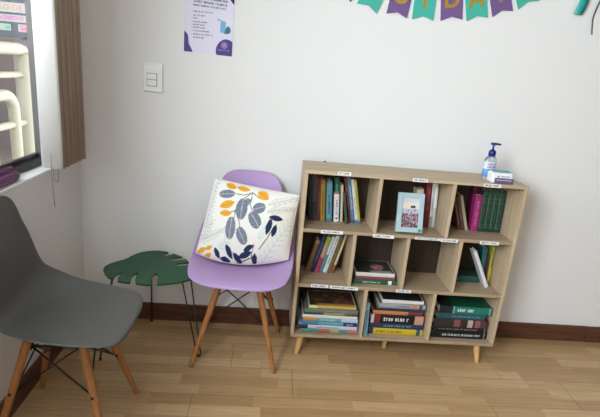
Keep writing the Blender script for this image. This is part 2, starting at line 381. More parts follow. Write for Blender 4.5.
rt = mat('teal_ribbon', (44,158,152), .3, .6); rd = mat('dark_teal_ribbon', (28,92,78), .35, .5)
def ribbon(name, pts, width, m, lab, wdir):
    b = BM(); P = catmull(pts, 6); prev = None
    for i, p in enumerate(P):
        wv = Vector(wdir)*width/2*(1 if i < len(P)-1 else .9)
        cur = (b.verts.new(p-wv), b.verts.new(p+wv))
        if prev: b.faces.new((prev[0], prev[1], cur[1], cur[0])).smooth = True
        prev = cur
    o = tag(obj('hanging_'+name, b, m), lab, 'ribbon', 'teal ribbons hanging on the wall'); s = o.modifiers.new('solid', 'SOLIDIFY'); s.thickness = .0008
    return o
ribbon('ribbon', ((2.292,-.010,1.95),(2.287,-.014,1.86),(2.279,-.020,1.78),(2.268,-.026,1.72),(2.256,-.022,1.683)), .042, rt, 'wide glossy teal ribbon end hanging at top right of the wall', (1,.0,-.05))
ribbon('ribbon', ((2.385,-.006,1.92),(2.368,-.008,1.80),(2.347,-.012,1.72),(2.341,-.012,1.67),(2.356,-.008,1.605)), .017, rd, 'narrow dark teal ribbon streamer hanging right of the wide one', (.75,.6,-.1))

# ------------------------------------------------------------------ moulded shell chairs
def shell_mesh(deep=False):
    K = [(-.224,.424,.105,0,.010),(-.2225,.4285,.140,0,.010),(-.217,.433,.170,.001,.008),(-.203,.4375,.194,.003,.004),(-.175,.440,.213,.008,0),(-.11,.4385,.229,.017,0),(-.03,.431,.237,.036,0),
         (.04,.426,.238,.058,-.008),(.085,.429,.235,.080,-.015),(.120,.446,.230,.096,-.022),(.145,.480,.222,.098,-.027),(.160,.525,.211,.085,-.030),(.173,.58,.199,.066,-.030),(.187,.65,.184,.042,-.028),
         (.199,.72,.166,.022,-.026),(.208,.775,.149,.010,-.022),(.213,.81,.132,.004,-.016),(.216,.83,.114,0,-.010),(.2175,.842,.088,0,-.006),(.218,.847,.055,0,-.003)]
    if deep:   # longer seat, more upright back
        def ym(y):
            T = ((-.224,-.232),(-.11,-.112),(.04,.062),(.12,.166),(.145,.187),(.16,.195),(.173,.200),(.187,.206),(.199,.210),(.218,.217))
            for (a, a2), (c, c2) in zip(T, T[1:]):
                if y <= c: return a2+(c2-a2)*(y-a)/(c-a)
            return .217
        K = [(ym(k[0]), k[1], k[2]*(.93 if k[0] < .1 else .86 if k[1] < .7 else .80), k[3], k[4]*.55) for k in K]
    A = catmull([(k[0],k[1],k[2]) for k in K], 3); Bq = catmull([(k[3],k[4],0) for k in K], 3)
    b = BM(); n = 22; rows = []
    for a, q in zip(A, Bq):
        row = []
        for i in range(n+1):
            u = -1+2*i/n; s = abs(u)**2.4; uu = math.copysign(abs(u)**.92, u)
            row.append(b.verts.new((uu*a.z, a.x+q.y*s, a.y+q.x*s)))
        rows.append(row)
    for p, q in zip(rows, rows[1:]):
        for i in range(n): b.faces.new((p[i], p[i+1], q[i+1], q[i])).smooth = True
    return b
leg_m = wood('beech_leg', (178,122,74), (148,96,54), 2, .42, 1.4, 20)
wire = mat('black_steel', (22,21,22), .4, .5)
def shell_chair(label, cm, loc, rz, group, deep=False):
    t = thing('shell_chair', label, 'chair', loc, rz, group)
    o = obj('seat_shell', shell_mesh(deep), cm, t, smooth=True)
    s = o.modifiers.new('solid', 'SOLIDIFY'); s.thickness = .006; s.offset = -1
    s = o.modifiers.new('sub', 'SUBSURF'); s.levels = 1; s.render_levels = 1
    F = {}; T = {}
    for sx in (-1, 1):
        for sy in (-1, 1):
            f = Vector((sx*(.172 if deep else .190), sy*(.190 if deep else .176), 0)); tp = Vector((sx*.082, sy*.084, .412))
            F[sx,sy] = f; T[sx,sy] = tp
            d = tp-f
            obj('leg', tube(BM(), (f, f+d*.03, f+d*.5, f+d*.85, f+d), (.0088,.0099,.0132,.0145,.0142), 14), leg_m, t, smooth=True)
            b = BM(); q = f+d*.93; c = tp.copy(); c.z = .418
            tube(b, (f+d*.86+Vector((-sx*.012,-sy*.012,0)), f+d*.97+Vector((-sx*.014,-sy*.014,0)), Vector((sx*.050, sy*.055, .414))), .006, 6)
            obj('bracket', b, wire, t, label='black steel bracket')
            m = f+d*.52
            obj('bolt', tube(BM(), (m+Vector((-sx*.018,-sy*.0,0)), m+Vector((sx*.0175,0,0))), .0048, 8), wire, t)
    def P(k, a): return F[k]+(T[k]-F[k])*a
    for a, c in (((-1,-1),(1,-1)),((-1,1),(1,1)),((-1,-1),(-1,1)),((1,-1),(1,1))):
        b = BM()
        inn = lambda v: Vector((v.x*.93, v.y*.93, v.z))
        tube(b, (inn(P(a,.92)), inn(P(c,.52))), .0031, 6); tube(b, (inn(P(c,.92))+Vector((0,.006,.0)), inn(P(a,.52))+Vector((0,.006,0))), .0031, 6)
        obj('wire_brace', b, wire, t, label='crossed black wire brace')
    b = BM(); q = [inn(P(k,.90)) for k in ((-1,-1),(1,-1),(1,1),(-1,1),(-1,-1))]
    for i in range(4): tube(b, (q[i], q[i+1]), .0031, 6)
    obj('wire_ring', b, wire, t)
    return t
lil = mat('lilac_plastic', (174,144,190), .38, .45); gry = mat('grey_plastic', (92,91,88), .42, .4)
shell_chair('lilac moulded shell chair with a leaf print cushion, beside the bookshelf', lil, (.812,-.237,0), R(-3.4), 'shell chairs on wooden legs')
g_ = shell_chair('dark grey moulded shell chair below the window, seat turned to the right', gry, (.232,-.766,0), R(89.5), 'shell chairs on wooden legs', True)

# ------------------------------------------------------------------ cushion with printed leaves
def cushion():
    px = {'TL':(214.7,178.7),'TR':(299.7,196),'BR':(288.5,257),'BL':(196,251.5)}
    W3 = {'TL':Vector((.656,-.098,.812)),'TR':Vector((1.0525,-.185,.780)),'BL':Vector((.598,-.235,.490)),'BR':Vector((1.022,-.235,.484))}
    white, grey, grey2, must, must2, navy, stem, fern, mint = [lin(c) for c in ((232,230,222),(112,120,136),(140,148,162),(230,164,48),(214,140,30),(34,48,82),(112,108,104),(190,187,183),(206,218,212))]
    G = [(229,195.5,17,8.6,0),(244.5,210.5,21,11.5,80),(262,209.5,13,10.5,15),(257.5,220.5,16,11.5,-58),(233.5,227,18,10,84),(245,233,15,9.5,-58),(251,203,7,5,-50)]
    Mu = [(233,187.3,12,6.5,-25),(245.5,190,14,5.5,-14),(265.5,197,13,9,-40),(229.5,206,16,7.5,14),(228,214.5,12,6,-2),(203,247.5,11,4,28),(209,251,10,4,32),(213,256,7,4,15),(199,251,7,3,-20),(211,244,8,3.4,25)]
    N = [(219.5,247,10,5,-60),(232,245,13,5.4,-62),(240,250,12,5.2,-48),(227.5,251.5,11,4.8,-8),(248,247.5,15,5,14),(251.5,242.5,11,4.6,20),(257,251.5,10,5,82),(255.4,262,16,5.8,-82),(243.5,256.5,10,4.4,12),(238.5,262,14,5.2,14),(229,260.5,13,5,20),(221.5,258.5,11,4.8,22),(271.5,226.5,15,5.4,68),(276.6,230,11,5,68),(278.5,219,14,5.4,-10)]
    S = [((255,194),(246,197),(238,195),(226,195)),((255,194),(244,202),(238,212),(236,224)),((255,194),(253,206),(256,216),(258,222)),((238,212),(232,214)),((255,194),(262,200)),((252,205),(247,212)),((240,216),(244,230)),
         ((257,240),(254,250),(243,253),(226,256),(216,259)),((254,250),(256,262)),((243,253),(246,248)),((262,244),(270,236),(277,226)),((268,228),(273,219),(279,217))]
    Fn = []
    def feather(a, c, n, ln, sp):
        for i in range(n+1):
            t = i/n; x = a[0]+(c[0]-a[0])*t; y = a[1]+(c[1]-a[1])*t; ang = math.atan2(c[1]-a[1], c[0]-a[0])
            l = ln*(1-.5*t)
            for s in (-1, 1): Fn.append(((x,y),(x+l*math.cos(ang+s*sp), y+l*math.sin(ang+s*sp))))
        Fn.append((a, c))
    feather((206,228),(219,182),12,7,.7); feather((198,240),(226,229),8,8,.6); feather((271,206),(297,199),8,9,.5); feather((270,213),(294,210),7,8,.5); feather((205,238),(214,222),5,7,.6)
    Mn = []
    def mintf(a, c, n, ln, sp):
        for i in range(n+1):
            t = i/n; x = a[0]+(c[0]-a[0])*t; y = a[1]+(c[1]-a[1])*t; ang = math.atan2(c[1]-a[1], c[0]-a[0])
            for s in (-1, 1): Mn.append(((x,y),(x+ln*math.cos(ang+s*sp), y+ln*math.sin(ang+s*sp))))
        Mn.append((a, c))
    mintf((264,256),(290,226),7,7,.8); mintf((262,236),(268,226),3,5,.7); mintf((222,243),(228,238),2,5,.8)
    def seg(p, a, c):
        dx, dy = c[0]-a[0], c[1]-a[1]; L2 = dx*dx+dy*dy or 1e-9; t = max(0, min(1, ((p[0]-a[0])*dx+(p[1]-a[1])*dy)/L2))
        return math.hypot(p[0]-a[0]-t*dx, p[1]-a[1]-t*dy)
    def leaf(p, l):
        x, y, L_, W_, a = l; a = R(-a); dx, dy = p[0]-x, p[1]-y
        u = (dx*math.cos(a)+dy*math.sin(a))/(L_/2); v = (-dx*math.sin(a)+dy*math.cos(a))/(W_/2)
        if abs(u) > 1.15 or abs(v) > 1.15: return None
        return (u*u+v*v, u, v)
    def colour(p):
        for l in N:
            q = leaf(p, l)
            if q and abs(q[2]) < (1-q[1]**2)**1.0 if q and abs(q[1]) < 1 else False: return navy
        for l in Mu:
            q = leaf(p, l)
            if q and abs(q[1]) < 1 and abs(q[2]) < (1-q[1]**2)**.8: return must2 if abs(q[2]) < .1 else must
        for l in G:
            q = leaf(p, l)
            if q and q[0] < 1:
                if abs(q[2]) < .07: return fern
                return grey2 if noise.noise(Vector((p[0]*1.1, p[1]*1.1, 3))) > .22 else grey
        for s in S:
            for a, c in zip(s, s[1:]):
                if seg(p, a, c) < .42: return stem
        for a, c in Fn:
            if seg(p, a, c) < .30: return fern
        for a, c in Mn:
            if seg(p, a, c) < .55: return mint
        return white
    t = thing('cushion', 'white square cushion printed with grey, mustard and navy leaves, on the lilac chair', 'cushion', (.84, -.2, .45))
    n = 150; b = BM(); cols = []; front = []
    nrm = (W3['TR']-W3['TL']).cross(W3['TL']-W3['BL']).normalized()   # towards the room
    if nrm.y > 0: nrm = -nrm
    off = Vector((.84,-.2,.45))
    def pt(u, v, s):
        e = (1-abs(2*u-1)**2.6)*(1-abs(2*v-1)**2.6); h = max(e, 0)**.55
        pin = 1 - .055*(1-(2*u-1)**2)*0
        uu = .5+(u-.5)*(1-.02*(1-(2*v-1)**2)); vv = .5+(v-.5)*(1+(.24 if v < .5 else -.02)*(1-(2*u-1)**2))
        p = W3['BL'].lerp(W3['BR'], uu).lerp(W3['TL'].lerp(W3['TR'], uu), vv)
        wr = .006*noise.noise(Vector((u*5, v*5, s)))*h
        return p - off + nrm*((.066 if s > 0 else -.046)*h + wr)
    def pxat(u, v):
        a = [px[k] for k in ('BL','BR','TL','TR')]
        return tuple((a[0][i]*(1-u)+a[1][i]*u)*(1-v)+(a[2][i]*(1-u)+a[3][i]*u)*v for i in (0, 1))
    for s in (1, -1):
        m = n if s > 0 else 30; g = []
        for j in range(m+1):
            row = []
            for i in range(m+1):
                u, v = i/m, j/m
                row.append(b.verts.new(pt(u, v, s)))
                cols.append(colour(pxat(u, v)) if s > 0 else white)
            g.append(row)
        for j in range(m):
            for i in range(m):
                b.faces.new((g[j][i], g[j][i+1], g[j+1][i+1], g[j+1][i])).smooth = True
    me = bpy.data.meshes.new('cover'); bmesh.ops.recalc_face_normals(b, faces=b.faces); b.to_mesh(me); b.free()
    print_grid(me, cols); me.materials.append(vcol_mat('printed_cotton', .8, .2, .3))
    o = bpy.data.objects.new('cover', me); C.objects.link(o); o.parent = t
    edge = [pt(i/20, 0, 1) for i in range(21)]+[pt(1, i/20, 1) for i in range(1, 21)]+[pt(1-i/20, 1, 1) for i in range(1, 21)]+[pt(0, 1-i/20, 1) for i in range(1, 21)]
    obj('piping', tube(BM(), edge, .0028, 6), mat('cushion_piping', (226,220,208), .8, .2), t)
cushion()

# ------------------------------------------------------------------ leaf shaped side table
tab = [(0.1947,-0.2834),(0.1900,-0.2461),(0.2023,-0.2155),(0.2324,-0.1752),(0.2492,-0.1604),(0.2600,-0.1403),(0.2684,-0.1138),(0.2836,-0.0831),(0.3013,-0.0591),(0.3257,-0.0403),(0.3521,-0.0277),(0.3759,-0.0237),(0.4016,-0.0275),(0.4302,-0.0335),(0.4136,-0.0590),(0.4206,-0.0839),(0.4374,-0.0786),(0.4611,-0.0511),(0.4899,-0.0727),(0.5094,-0.0850),(0.4583,-0.1086),(0.4655,-0.1362),(0.4870,-0.1316),(0.5283,-0.1088),(0.5513,-0.1437),(0.4953,-0.1682),(0.5026,-0.1979),(0.5229,-0.1949),(0.5636,-0.1733),(0.5861,-0.2099),(0.5996,-0.2644),(0.5978,-0.3080),(0.5847,-0.3349),(0.5427,-0.3672),(0.4854,-0.3918),(0.4599,-0.3991),(0.4515,-0.3490),(0.4449,-0.3134),(0.4360,-0.2943),(0.4236,-0.2982),(0.4211,-0.3273),(0.4264,-0.3627),(0.4385,-0.4048),(0.4198,-0.4073),(0.3937,-0.4039),(0.3719,-0.4009),(0.3590,-0.3668),(0.3526,-0.3316),(0.3540,-0.3017),(0.3407,-0.3014),(0.3362,-0.3286),(0.3395,-0.3643),(0.3468,-0.3984),(0.3234,-0.3946),(0.2898,-0.3862),(0.2822,-0.3620),(0.2827,-0.3362),(0.2901,-0.3108),(0.2742,-0.3088),(0.2646,-0.3335),(0.2650,-0.3705),(0.2424,-0.3573),(0.2176,-0.3254)]
t = thing('side_table', 'dark green leaf shaped side table on black hairpin legs', 'table', (.40,-.21,0))
green = mat('green_lacquer', (28,76,46), .42, .45, bump=.1, bscale=90)
obj('leaf_top', prism(BM(), [(x-.40, y+.21) for x, y in tab],   .391, .400, 'xy'), green, t)
def hairpin(a, c, foot):
    a, c, f = Vector(a), Vector(c), Vector(foot); w = (c-a).normalized()*.010
    b = BM(); pts = [a, f-w+Vector((0,0,.014))]
    for k in range(1, 6):
        g = math.pi*k/6; pts.append(f-w*math.cos(g)+Vector((0,0,.0140-.0105*math.sin(g))))
    pts += [f+w+Vector((0,0,.014)), c]
    return tube(b, pts, .0033, 8)
o = Vector((.40,-.21,0))
for a, c, f in (((.555,-.335,.391),(.588,-.308,.391),(.636,-.325,0)), ((.360,-.090,.391),(.350,-.052,.391),(.345,-.028,0)), ((.247,-.322,.391),(.258,-.352,.391),(.205,-.385,0))):
    lg = obj('hairpin_leg', hairpin(Vector(a)-o, Vector(c)-o, Vector(f)-o), wire, t, smooth=True)
    mid = (Vector(a)+Vector(c))/2-o
    obj('foot_cap', tube(BM(), (Vector(f)-o+Vector((0,0,0)), Vector(f)-o+Vector((0,0,.010))), .0062, 10), wire, lg)

# ------------------------------------------------------------------ bookshelf
SX, SY = 1.0604, -.2926; D = .225; TK = .0155; ZB, ZT = .1125, .925; ZS1, ZS2 = .659, .390
oak_shaded = wood('oak_shelf_shaded', (180,158,131), (148,126,102), 0, .5, 1, 26)  # darker oak copy: cubby shade put into the shelf board colour
oak_h = wood('oak_board', (196,176,146), (166,144,116), 0, .5, 1, 26); oak_v = wood('oak_panel', (196,176,146), (166,144,116), 2, .5, 1, 26)
sh = thing('bookshelf', 'light oak open bookshelf with staggered cubbies and label strips', 'bookshelf', (SX, SY, 0))
obj('top_board', bx(0, 1, 0, D, ZT-TK, ZT), oak_h, sh, bevel=.0012)
obj('bottom_board', bx(0, 1, 0, D, ZB, ZB+TK-.0005), oak_shaded, sh, bevel=.0012)
for x in (0, 1-TK): obj('side_panel', bx(x, x+TK, 0, D, ZB+TK, ZT-TK), oak_v, sh, bevel=.0012)
for z in (ZS1, ZS2): obj('shelf_board', bx(TK, 1-TK, .001, D-.006, z-TK, z), oak_shaded, sh, bevel=.0012)
DV = {1:(.337,.667), 2:(.252,.499,.7445), 3:(.337,.667)}
lev = {1:(ZS1, ZT-TK), 2:(ZS2, ZS1-TK), 3:(ZB+TK, ZS2-TK)}
for r in DV:
    for u in DV[r]: obj('divider', bx(u-TK/2, u+TK/2, .001, D-.006, *lev[r]), oak_v, sh, bevel=.0012)
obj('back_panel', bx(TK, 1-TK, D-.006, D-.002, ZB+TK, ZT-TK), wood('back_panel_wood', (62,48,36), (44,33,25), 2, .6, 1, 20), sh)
pine = wood('pine_leg', (216,176,116), (196,152,94), 2, .45, 1.5, 14)
for (tx, ty), (fx, fy) in (((.055,.042),(.040,.034)), ((.935,.04),(.953,.034)), ((.055,D-.045),(.042,D-.035)), ((.935,D-.045),(.953,D-.035)), ((.497,D*.55),(.497,D*.55))):
    obj('leg', tube(BM(), ((fx,fy,0),(fx+(tx-fx)*.06,fy,.006),(tx,ty,ZB)), (.0105,.0115,.0165), 16), pine, sh, smooth=True)
obj('anchor', bx(.100,.112,.216,.224,ZT,ZT+.004), wire, sh); obj('screw', tube(BM(), ((1-TK,.05,.895),(1-TK-.001,.05,.895)), .004, 10), wire, sh)
tape = mat('label_paper', (228,228,226), .5, .3); lab_ink = mat('label_ink', (40,40,46), .6, .2)
for i, (a, c, z, tilt) in enumerate(((.141,.200,.921,0),(.473,.540,.9165,0),(.792,.871,.9165,0),(.094,.194,.6505,0),(.331,.428,.647,-.02),(.524,.641,.6485,0),(.643,.725,.6475,-.01),(.828,.918,.648,0),(.074,.154,.3845,0),(.163,.295,.3815,-.02),(.475,.547,.3825,0))):
    hgt = .0155 if i != 5 else .010
    w = c-a; M_ = frame_M(((a+c)/2, -.0004, z), (1,0,tilt), (-tilt,0,1))
    o = obj('label_strip', bx(-w/2, w/2, -hgt/2, hgt/2, 0, .0004), tape, sh, label='white printed label strip'); o.matrix_basis = M_
    k = obj('printing', ink(w*.82, hgt*.62, 200+i), lab_ink, o); k.location = (0,0,.0004)

# ------------------------------------------------------------------ books
page_m = mat('book_pages', (222,212,190), .8, .2)
def bk(name): return name
_cov = {}
def cov(rgb, gloss=.42):
    g = sum(rgb)/3; return mat('cover_%d_%d_%d' % rgb, tuple((v*.84+g*.16)*(.86 if g < 190 else .95) for v in rgb), gloss, .45)
def book(label, th, h, d, rgb, group, bands=(), title=None, edge=None, art=None, seed=0, texth=None, pages=True):
    """local frame: spine faces -y, book stands along z, thickness along x, origin bottom middle of the spine"""
    t = thing('book', label, 'book', group=group); c = cov(rgb); bd = min(.0022, th*.2)
    b = BM(); n = 6; hw = th/2
    box(b, -hw, -hw+bd, .002, d, 0, h); box(b, hw-bd, hw, .002, d, 0, h)
    sp = []
    for k in range(n+1):
        x = -hw+th*k/n; sp.append((x, .002-.0022*math.sin(math.pi*k/n)))
    sp += [(hw, .0045), (-hw, .0045)]
    prism(b, sp, 0, h, 'xy')
    obj('cover', b, c, t)
    if pages: obj('pages', bx(-hw+bd, hw-bd, .0046, d-.004, .003, h-.003), page_m, t)
    for z0, z1, col in bands:
        b = BM(); s2 = [(x*1.004, y-.0004) for x, y in sp[:n+1]]+[(hw*1.004, .004), (-hw*1.004, .004)]
        prism(b, s2, z0*h, z1*h, 'xy'); obj('spine_band', b, cov(col), t)
    if title:
        z0, z1, col = title; L_ = (z1-z0)*h; hh = texth or th*.42
        if isinstance(col[0], str):
            pass
        o = obj('title', ink(L_, min(hh, th*.7), 500+seed), cov(col), t); o.matrix_basis = frame_M((0, -.0007, (z0+z1)/2*h), (0,0,1), (-1,0,0))
    if art:
        b = BM(); nn = 26; cols = []; g = []
        for j in range(nn+1):
            row = []
            for i in range(nn+1):
                u, v = i/nn, j/nn
                row.append(b.verts.new((-hw-.0003, .006+(d-.010)*v, .004+(h-.008)*u))); cols.append(lin(art(u, v)))
            g.append(row)
        for j in range(nn):
            for i in range(nn): b.faces.new((g[j][i], g[j][i+1], g[j+1][i+1], g[j+1][i]))
        me = bpy.data.meshes.new('cover_picture'); b.to_mesh(me); b.free(); print_grid(me, cols); me.materials.append(vcol_mat('printed_cover', .35, .4))
        o = bpy.data.objects.new('cover_picture', me); C.objects.link(o); o.parent = t
    return t
def stand(t, u, v, z, lean=0, yaw=0, th=.02):
    a = R(lean); t.location = (SX+u, SY+v, z+th/2*abs(math.sin(a))+.0004); t.rotation_euler = (0, a, R(yaw))
def lay(t, u0, v, zmid, yaw=0):
    t.location = (SX+u0, SY+v, zmid); t.rotation_euler = (0, R(90), R(yaw))
def row(specs, u, v, z, lean, group, gap=.0006):
    for i, s in enumerate(specs):
        th, h, d, rgb, lab = s[:5]; kw = s[5] if len(s) > 5 else {}
        w = (th+gap)/math.cos(R(lean))
        t = book(lab, th, h, d, rgb, group, seed=int(u*1000), **kw)
        stand(t, u+w/2, v+kw.get('dv', 0) if False else v, z, lean, 0, th); u += w
    return u
W_ = (226,226,222)
# top row, left cubby
gA = 'books in the top left cubby'; zf = ZS1
row([(.0175,.218,.088,(44,34,52),'dark purple book leaning against the left side of the top left cubby', dict(title=(.3,.8,(90,70,60)))),
     (.0245,.217,.088,(84,78,86),'thick plum grey book, second from the left in the top left cubby', dict(bands=((.0,.42,(48,62,66)),), title=(.5,.9,(120,110,112)))),
     (.0135,.205,.088,(124,44,34),'red brown book between the plum grey and mustard books, top left cubby', dict(title=(.2,.7,(190,120,90)))),
     (.020,.201,.088,(196,142,38),'mustard yellow book in the top left cubby', dict(title=(.15,.75,(120,70,20)), bands=((.88,1,(176,104,36)),))),
     (.006,.195,.088,(36,76,44),'thin dark green book between the mustard and teal books', {}),
     (.026,.194,.088,(60,146,158),'thick teal book with light blue spine panel in the top left cubby', dict(bands=((.08,.94,(96,168,190)),), title=(.2,.7,(24,84,104)))),
     ], .0445, .128, zf, -4.6, gA)
t = book('tall green book standing behind the short white one', .026, .199, .052, (24,118,88), gA, title=(.5,.9,(150,200,180)), seed=3); stand(t, .1815, .163, zf, -4.6, 0, .028)
t = book('short white book with a dark mark, in front of the tall green one', .0235, .140, .034, (226,224,222), gA, bands=((.97,1,(196,70,60)),), title=(.25,.8,(120,100,140)), seed=4); stand(t, .1775, .128, zf, -4.6, 0, .0235)
obj('spine_mark', bx(-.005,.005,-.0012,0,.014,.021), lab_ink, t)
t = book('thin cream book standing right of the short white one', .0105, .180, .080, (206,196,172), gA, bands=((.0,.5,(220,190,180)),), seed=5); stand(t, .2025, .130, zf, -4.6, 0, .0105)
row([(.012,.219,.085,(134,48,42),'brick red book leaning left of the blue one in the top left cubby', dict(title=(.3,.8,(200,150,140)))),
     (.018,.222,.085,(92,140,180),'blue book leaning in the top left cubby', dict(title=(.3,.85,(190,210,226)), bands=((0,.06,(60,100,150)),))),
     (.0125,.214,.085,(226,224,208),'white book leaning between the blue and lime books', dict(title=(.2,.6,(160,160,140)), bands=((0,.07,(90,140,190)),))),
     (.0115,.211,.085,(214,208,84),'lime yellow book at the right end of the top left row', dict(title=(.3,.8,(120,120,50)), bands=((0,.06,(80,140,190)),)))], .2375, .130, zf, -12.0, gA)
t = book('small green and red striped book leaning in front of the brick red one', .009, .150, .028, (58,116,62), gA, bands=((.55,1,(92,72,60)),), seed=8); stand(t, .2235, .1005, zf, -10, 0, .009)
# top row, middle cubby
gB = 'books in the top middle cubby'
t = book('cream spined book behind the pale blue photo frame', .034, .182, .060, (214,198,176), gB, seed=9, title=(.55,.9,(150,120,110))); stand(t, .580, .150, zf, -5, 0, .034)
row([(.026,.216,.078,(140,30,44),'dark red book right of the photo frame', dict(title=(.4,.9,(190,110,110)))),
     (.0135,.220,.078,(224,224,220),'white book next to the dark red one in the top middle cubby', dict(bands=((.0,.25,(190,180,160)),), title=(.4,.9,(150,150,150)))),
     (.0145,.220,.078,(200,204,200),'pale grey book at the right end of the top middle cubby', dict(bands=((.45,.9,(232,232,228)),)))], .6015, .138, zf, -3.6, gB)
# top row, right cubby
gC = 'books in the top right cubby'
row([(.012,.163,.080,(128,58,50),'dark red thin book leaning at the left of the top right cubby', dict(title=(.2,.8,(200,150,140)))),
     (.012,.172,.080,(118,82,62),'brown thin book leaning between the dark red and cream ones', dict(title=(.3,.7,(180,150,120)))),
     (.0135,.178,.080,(206,190,156),'cream book leaning in the top right cubby', {})], .772, .132, zf, -18.5, gC, .004)
t = book('magenta book standing left of the green volumes', .033, .178, .040, (186,36,122), gC, title=(.15,.85,(228,130,186)), seed=14); stand(t, .8515, .130, zf, -2.4, 0, .033)
t = book('taller dark magenta book behind the magenta one', .030, .214, .040, (112,24,66), gC, title=(.8,.95,(70,20,60)), seed=15); stand(t, .8535, .175, zf, -2.4, 0, .030)
gold = (92,124,98)
for i, lab in enumerate(('first dark green gold banded volume, next to the magenta book', 'second dark green gold banded volume from the magenta book', 'third dark green gold banded volume from the magenta book', 'last dark green gold banded volume, at the right side panel')):
    t = book(lab, .0262, .205, .088, (28,74,54), gC, bands=((.10,.112,gold),(.17,.18,gold),(.70,.71,gold),(.80,.81,gold),(.92,.928,gold)), title=(.28,.62,(70,104,84)), texth=.008, seed=20)
    obj('gold_line', bx(-.0135,-.0118,-.001,.002,.02,.185), cov((120,150,124)), t)
    stand(t, .8842+.0272*i, .129, zf, -2.4, 0, .0262)
# middle row, first cubby
gD = 'leaning books in the middle row'; zf = ZS2
row([(.021,.168,.075,(136,98,62),'short brown book at the left of the leaning middle row', dict(bands=((.9,1,(170,130,92)),))),
     (.0195,.197,.075,(34,44,92),'navy book leaning in the middle row', dict(title=(.3,.85,(110,120,170)))),
     (.0215,.191,.075,(198,66,92),'pink book with a lime top leaning in the middle row', dict(bands=((.76,1,(162,190,50)),(.42,.76,(196,160,128))), title=(.08,.4,(150,30,60)))),
     (.0115,.195,.075,(206,222,222),'thin white book with teal edge, right of the pink one', dict(bands=((.0,.5,(70,160,170)),))),
     (.0195,.199,.075,(222,224,226),'white book with grey printing leaning in the middle row', dict(title=(.25,.95,(120,130,140)))),
     (.0155,.200,.075,(126,112,52),'olive brown book leaning right of the white ones', {}),
     (.0105,.208,.072,(226,204,158),'thin cream book with an orange foot at the right of the leaning row', dict(bands=((0,.22,(176,96,46)),)))], .052, .138, zf, 13.6, gD, .0028)
# stacks
def pile(specs, z, group, seed):
    for i, (th, u0, u1, v, d, rgb, lab, kw) in enumerate(specs):
        t = book(lab, th, u1-u0, d, rgb, group, seed=seed+i, **kw); lay(t, u0, v, z+th/2+.0003); z += th+.0006
    return z
def art_dark(u, v):
    n = noise.noise(Vector((u*5, v*4, 1.3))); m = noise.noise(Vector((u*9, v*7, 7)))
    c = (62,50,40)
    if n > .15: c = (104,52,42)
    if n < -.25: c = (46,40,52)
    if m > .3: c = (116,92,50)
    return (176,136,44) if v < .12 and .18 < u else c
def art_red(u, v):
    d = math.hypot((u-.62)*1.3, v-.45)
    if .35 < u < .95 and v < .18: return (150,152,150)
    if d < .22: return (158,76,70) if noise.noise(Vector((u*12, v*12, 2))) > -.05 else (190,150,136)
    return (52,54,46)
gE = 'pile of books in the middle row'
pile([(.0195,.277,.486,.040,.165,(24,110,70),'green book with white title at the bottom of the middle row pile', dict(title=(.22,.62,(200,226,210)), bands=((.80,.88,(220,232,226)),))),
      (.0175,.284,.474,.042,.155,(150,70,82),'maroon spined book in the middle of the middle row pile', {}),
      (.0190,.285,.471,.041,.155,(216,212,206),'dark covered book with a red picture on top of the middle row pile', dict(art=art_red))], zf, gE, 40)
gF = 'books in the right cubby of the middle row'
t = book('dark green book lying flat under the leaning white one', .034, .165, .085, (52,92,76), gF, seed=45, title=(.1,.4,(90,130,110))); lay(t, .7555, .125, zf+.0173)
t = book('white book leaning steeply to the left over the flat green one', .0165, .205, .055, (224,222,228), gF, seed=46); stand(t, .9435, .072, zf, -27, 0, .0165)
t = book('teal book standing behind the leaning white one', .026, .186, .055, (24,110,104), gF, seed=47, title=(.3,.8,(90,170,160))); stand(t, .938, .132, zf, -3, 0, .026)
t = book('thin maroon book between the teal and lime ones', .007, .150, .06, (120,44,80), gF, seed=48); stand(t, .9585, .128, zf, -3, 0, .007)
t = book('lime yellow book at the right side of the middle row', .0155, .196, .08, (190,190,56), gF, seed=49, bands=((.02,.42,(222,200,66)),), title=(.45,.9,(120,130,30))); stand(t, .9738, .128, zf, -1.6, 0, .0155)
# bottom row, left cubby
gG = 'pile of books in the bottom left cubby'; zf = ZB+TK
pile([(.0172,.051,.328,.022,.180,(70,150,176),'blue book with orange and green patches at the bottom of the left pile', dict(bands=((.0,.15,(96,170,110)),(.3,.5,(206,96,70)),(.52,.66,(180,196,76)),(.80,1,(206,120,90))))),
      (.0205,.036,.322,.024,.180,(198,200,214),'pale grey book with a navy spine end, second from the bottom', dict(bands=((0,.16,(30,46,110)),), title=(.3,.7,(140,150,176)))),
      (.0195,.051,.322,.023,.178,(104,178,206),'light blue book with a navy square on its spine', dict(bands=((0,.3,(60,146,190)),(.74,.99,(34,50,130))), title=(.80,.92,(220,226,236)))),
      (.0175,.056,.320,.024,.176,(92,186,188),'turquoise book with an orange spine end in the left pile', dict(bands=((0,.24,(230,160,44)),(.7,1,(176,206,222))), title=(.3,.6,(220,236,230)))),
      (.0155,.051,.316,.023,.176,(224,216,216),'white book above the turquoise one in the left pile', {}),
      (.0110,.057,.319,.026,.170,(58,60,58),'thin dark book with lime stripes in the left pile', dict(bands=((.36,.75,(166,186,62)),(.75,.9,(90,110,60))))),
      (.0200,.059,.316,.025,.170,(130,126,128),'grey book with a green spine end in the left pile', dict(bands=((0,.26,(104,150,104)),), title=(.4,.8,(170,166,170)))),
      (.0150,.078,.306,.028,.165,(232,216,160),'cream book with a dark picture cover on top of the left pile', dict(bands=((.18,1,(222,186,84)),), art=art_dark))], zf, gG, 60)
t = book('olive book standing upright left of the bottom left pile', .012, .215, .12, (92,96,48), gG, seed=70); stand(t, .0285, .075, zf, -1.5, 0, .012)
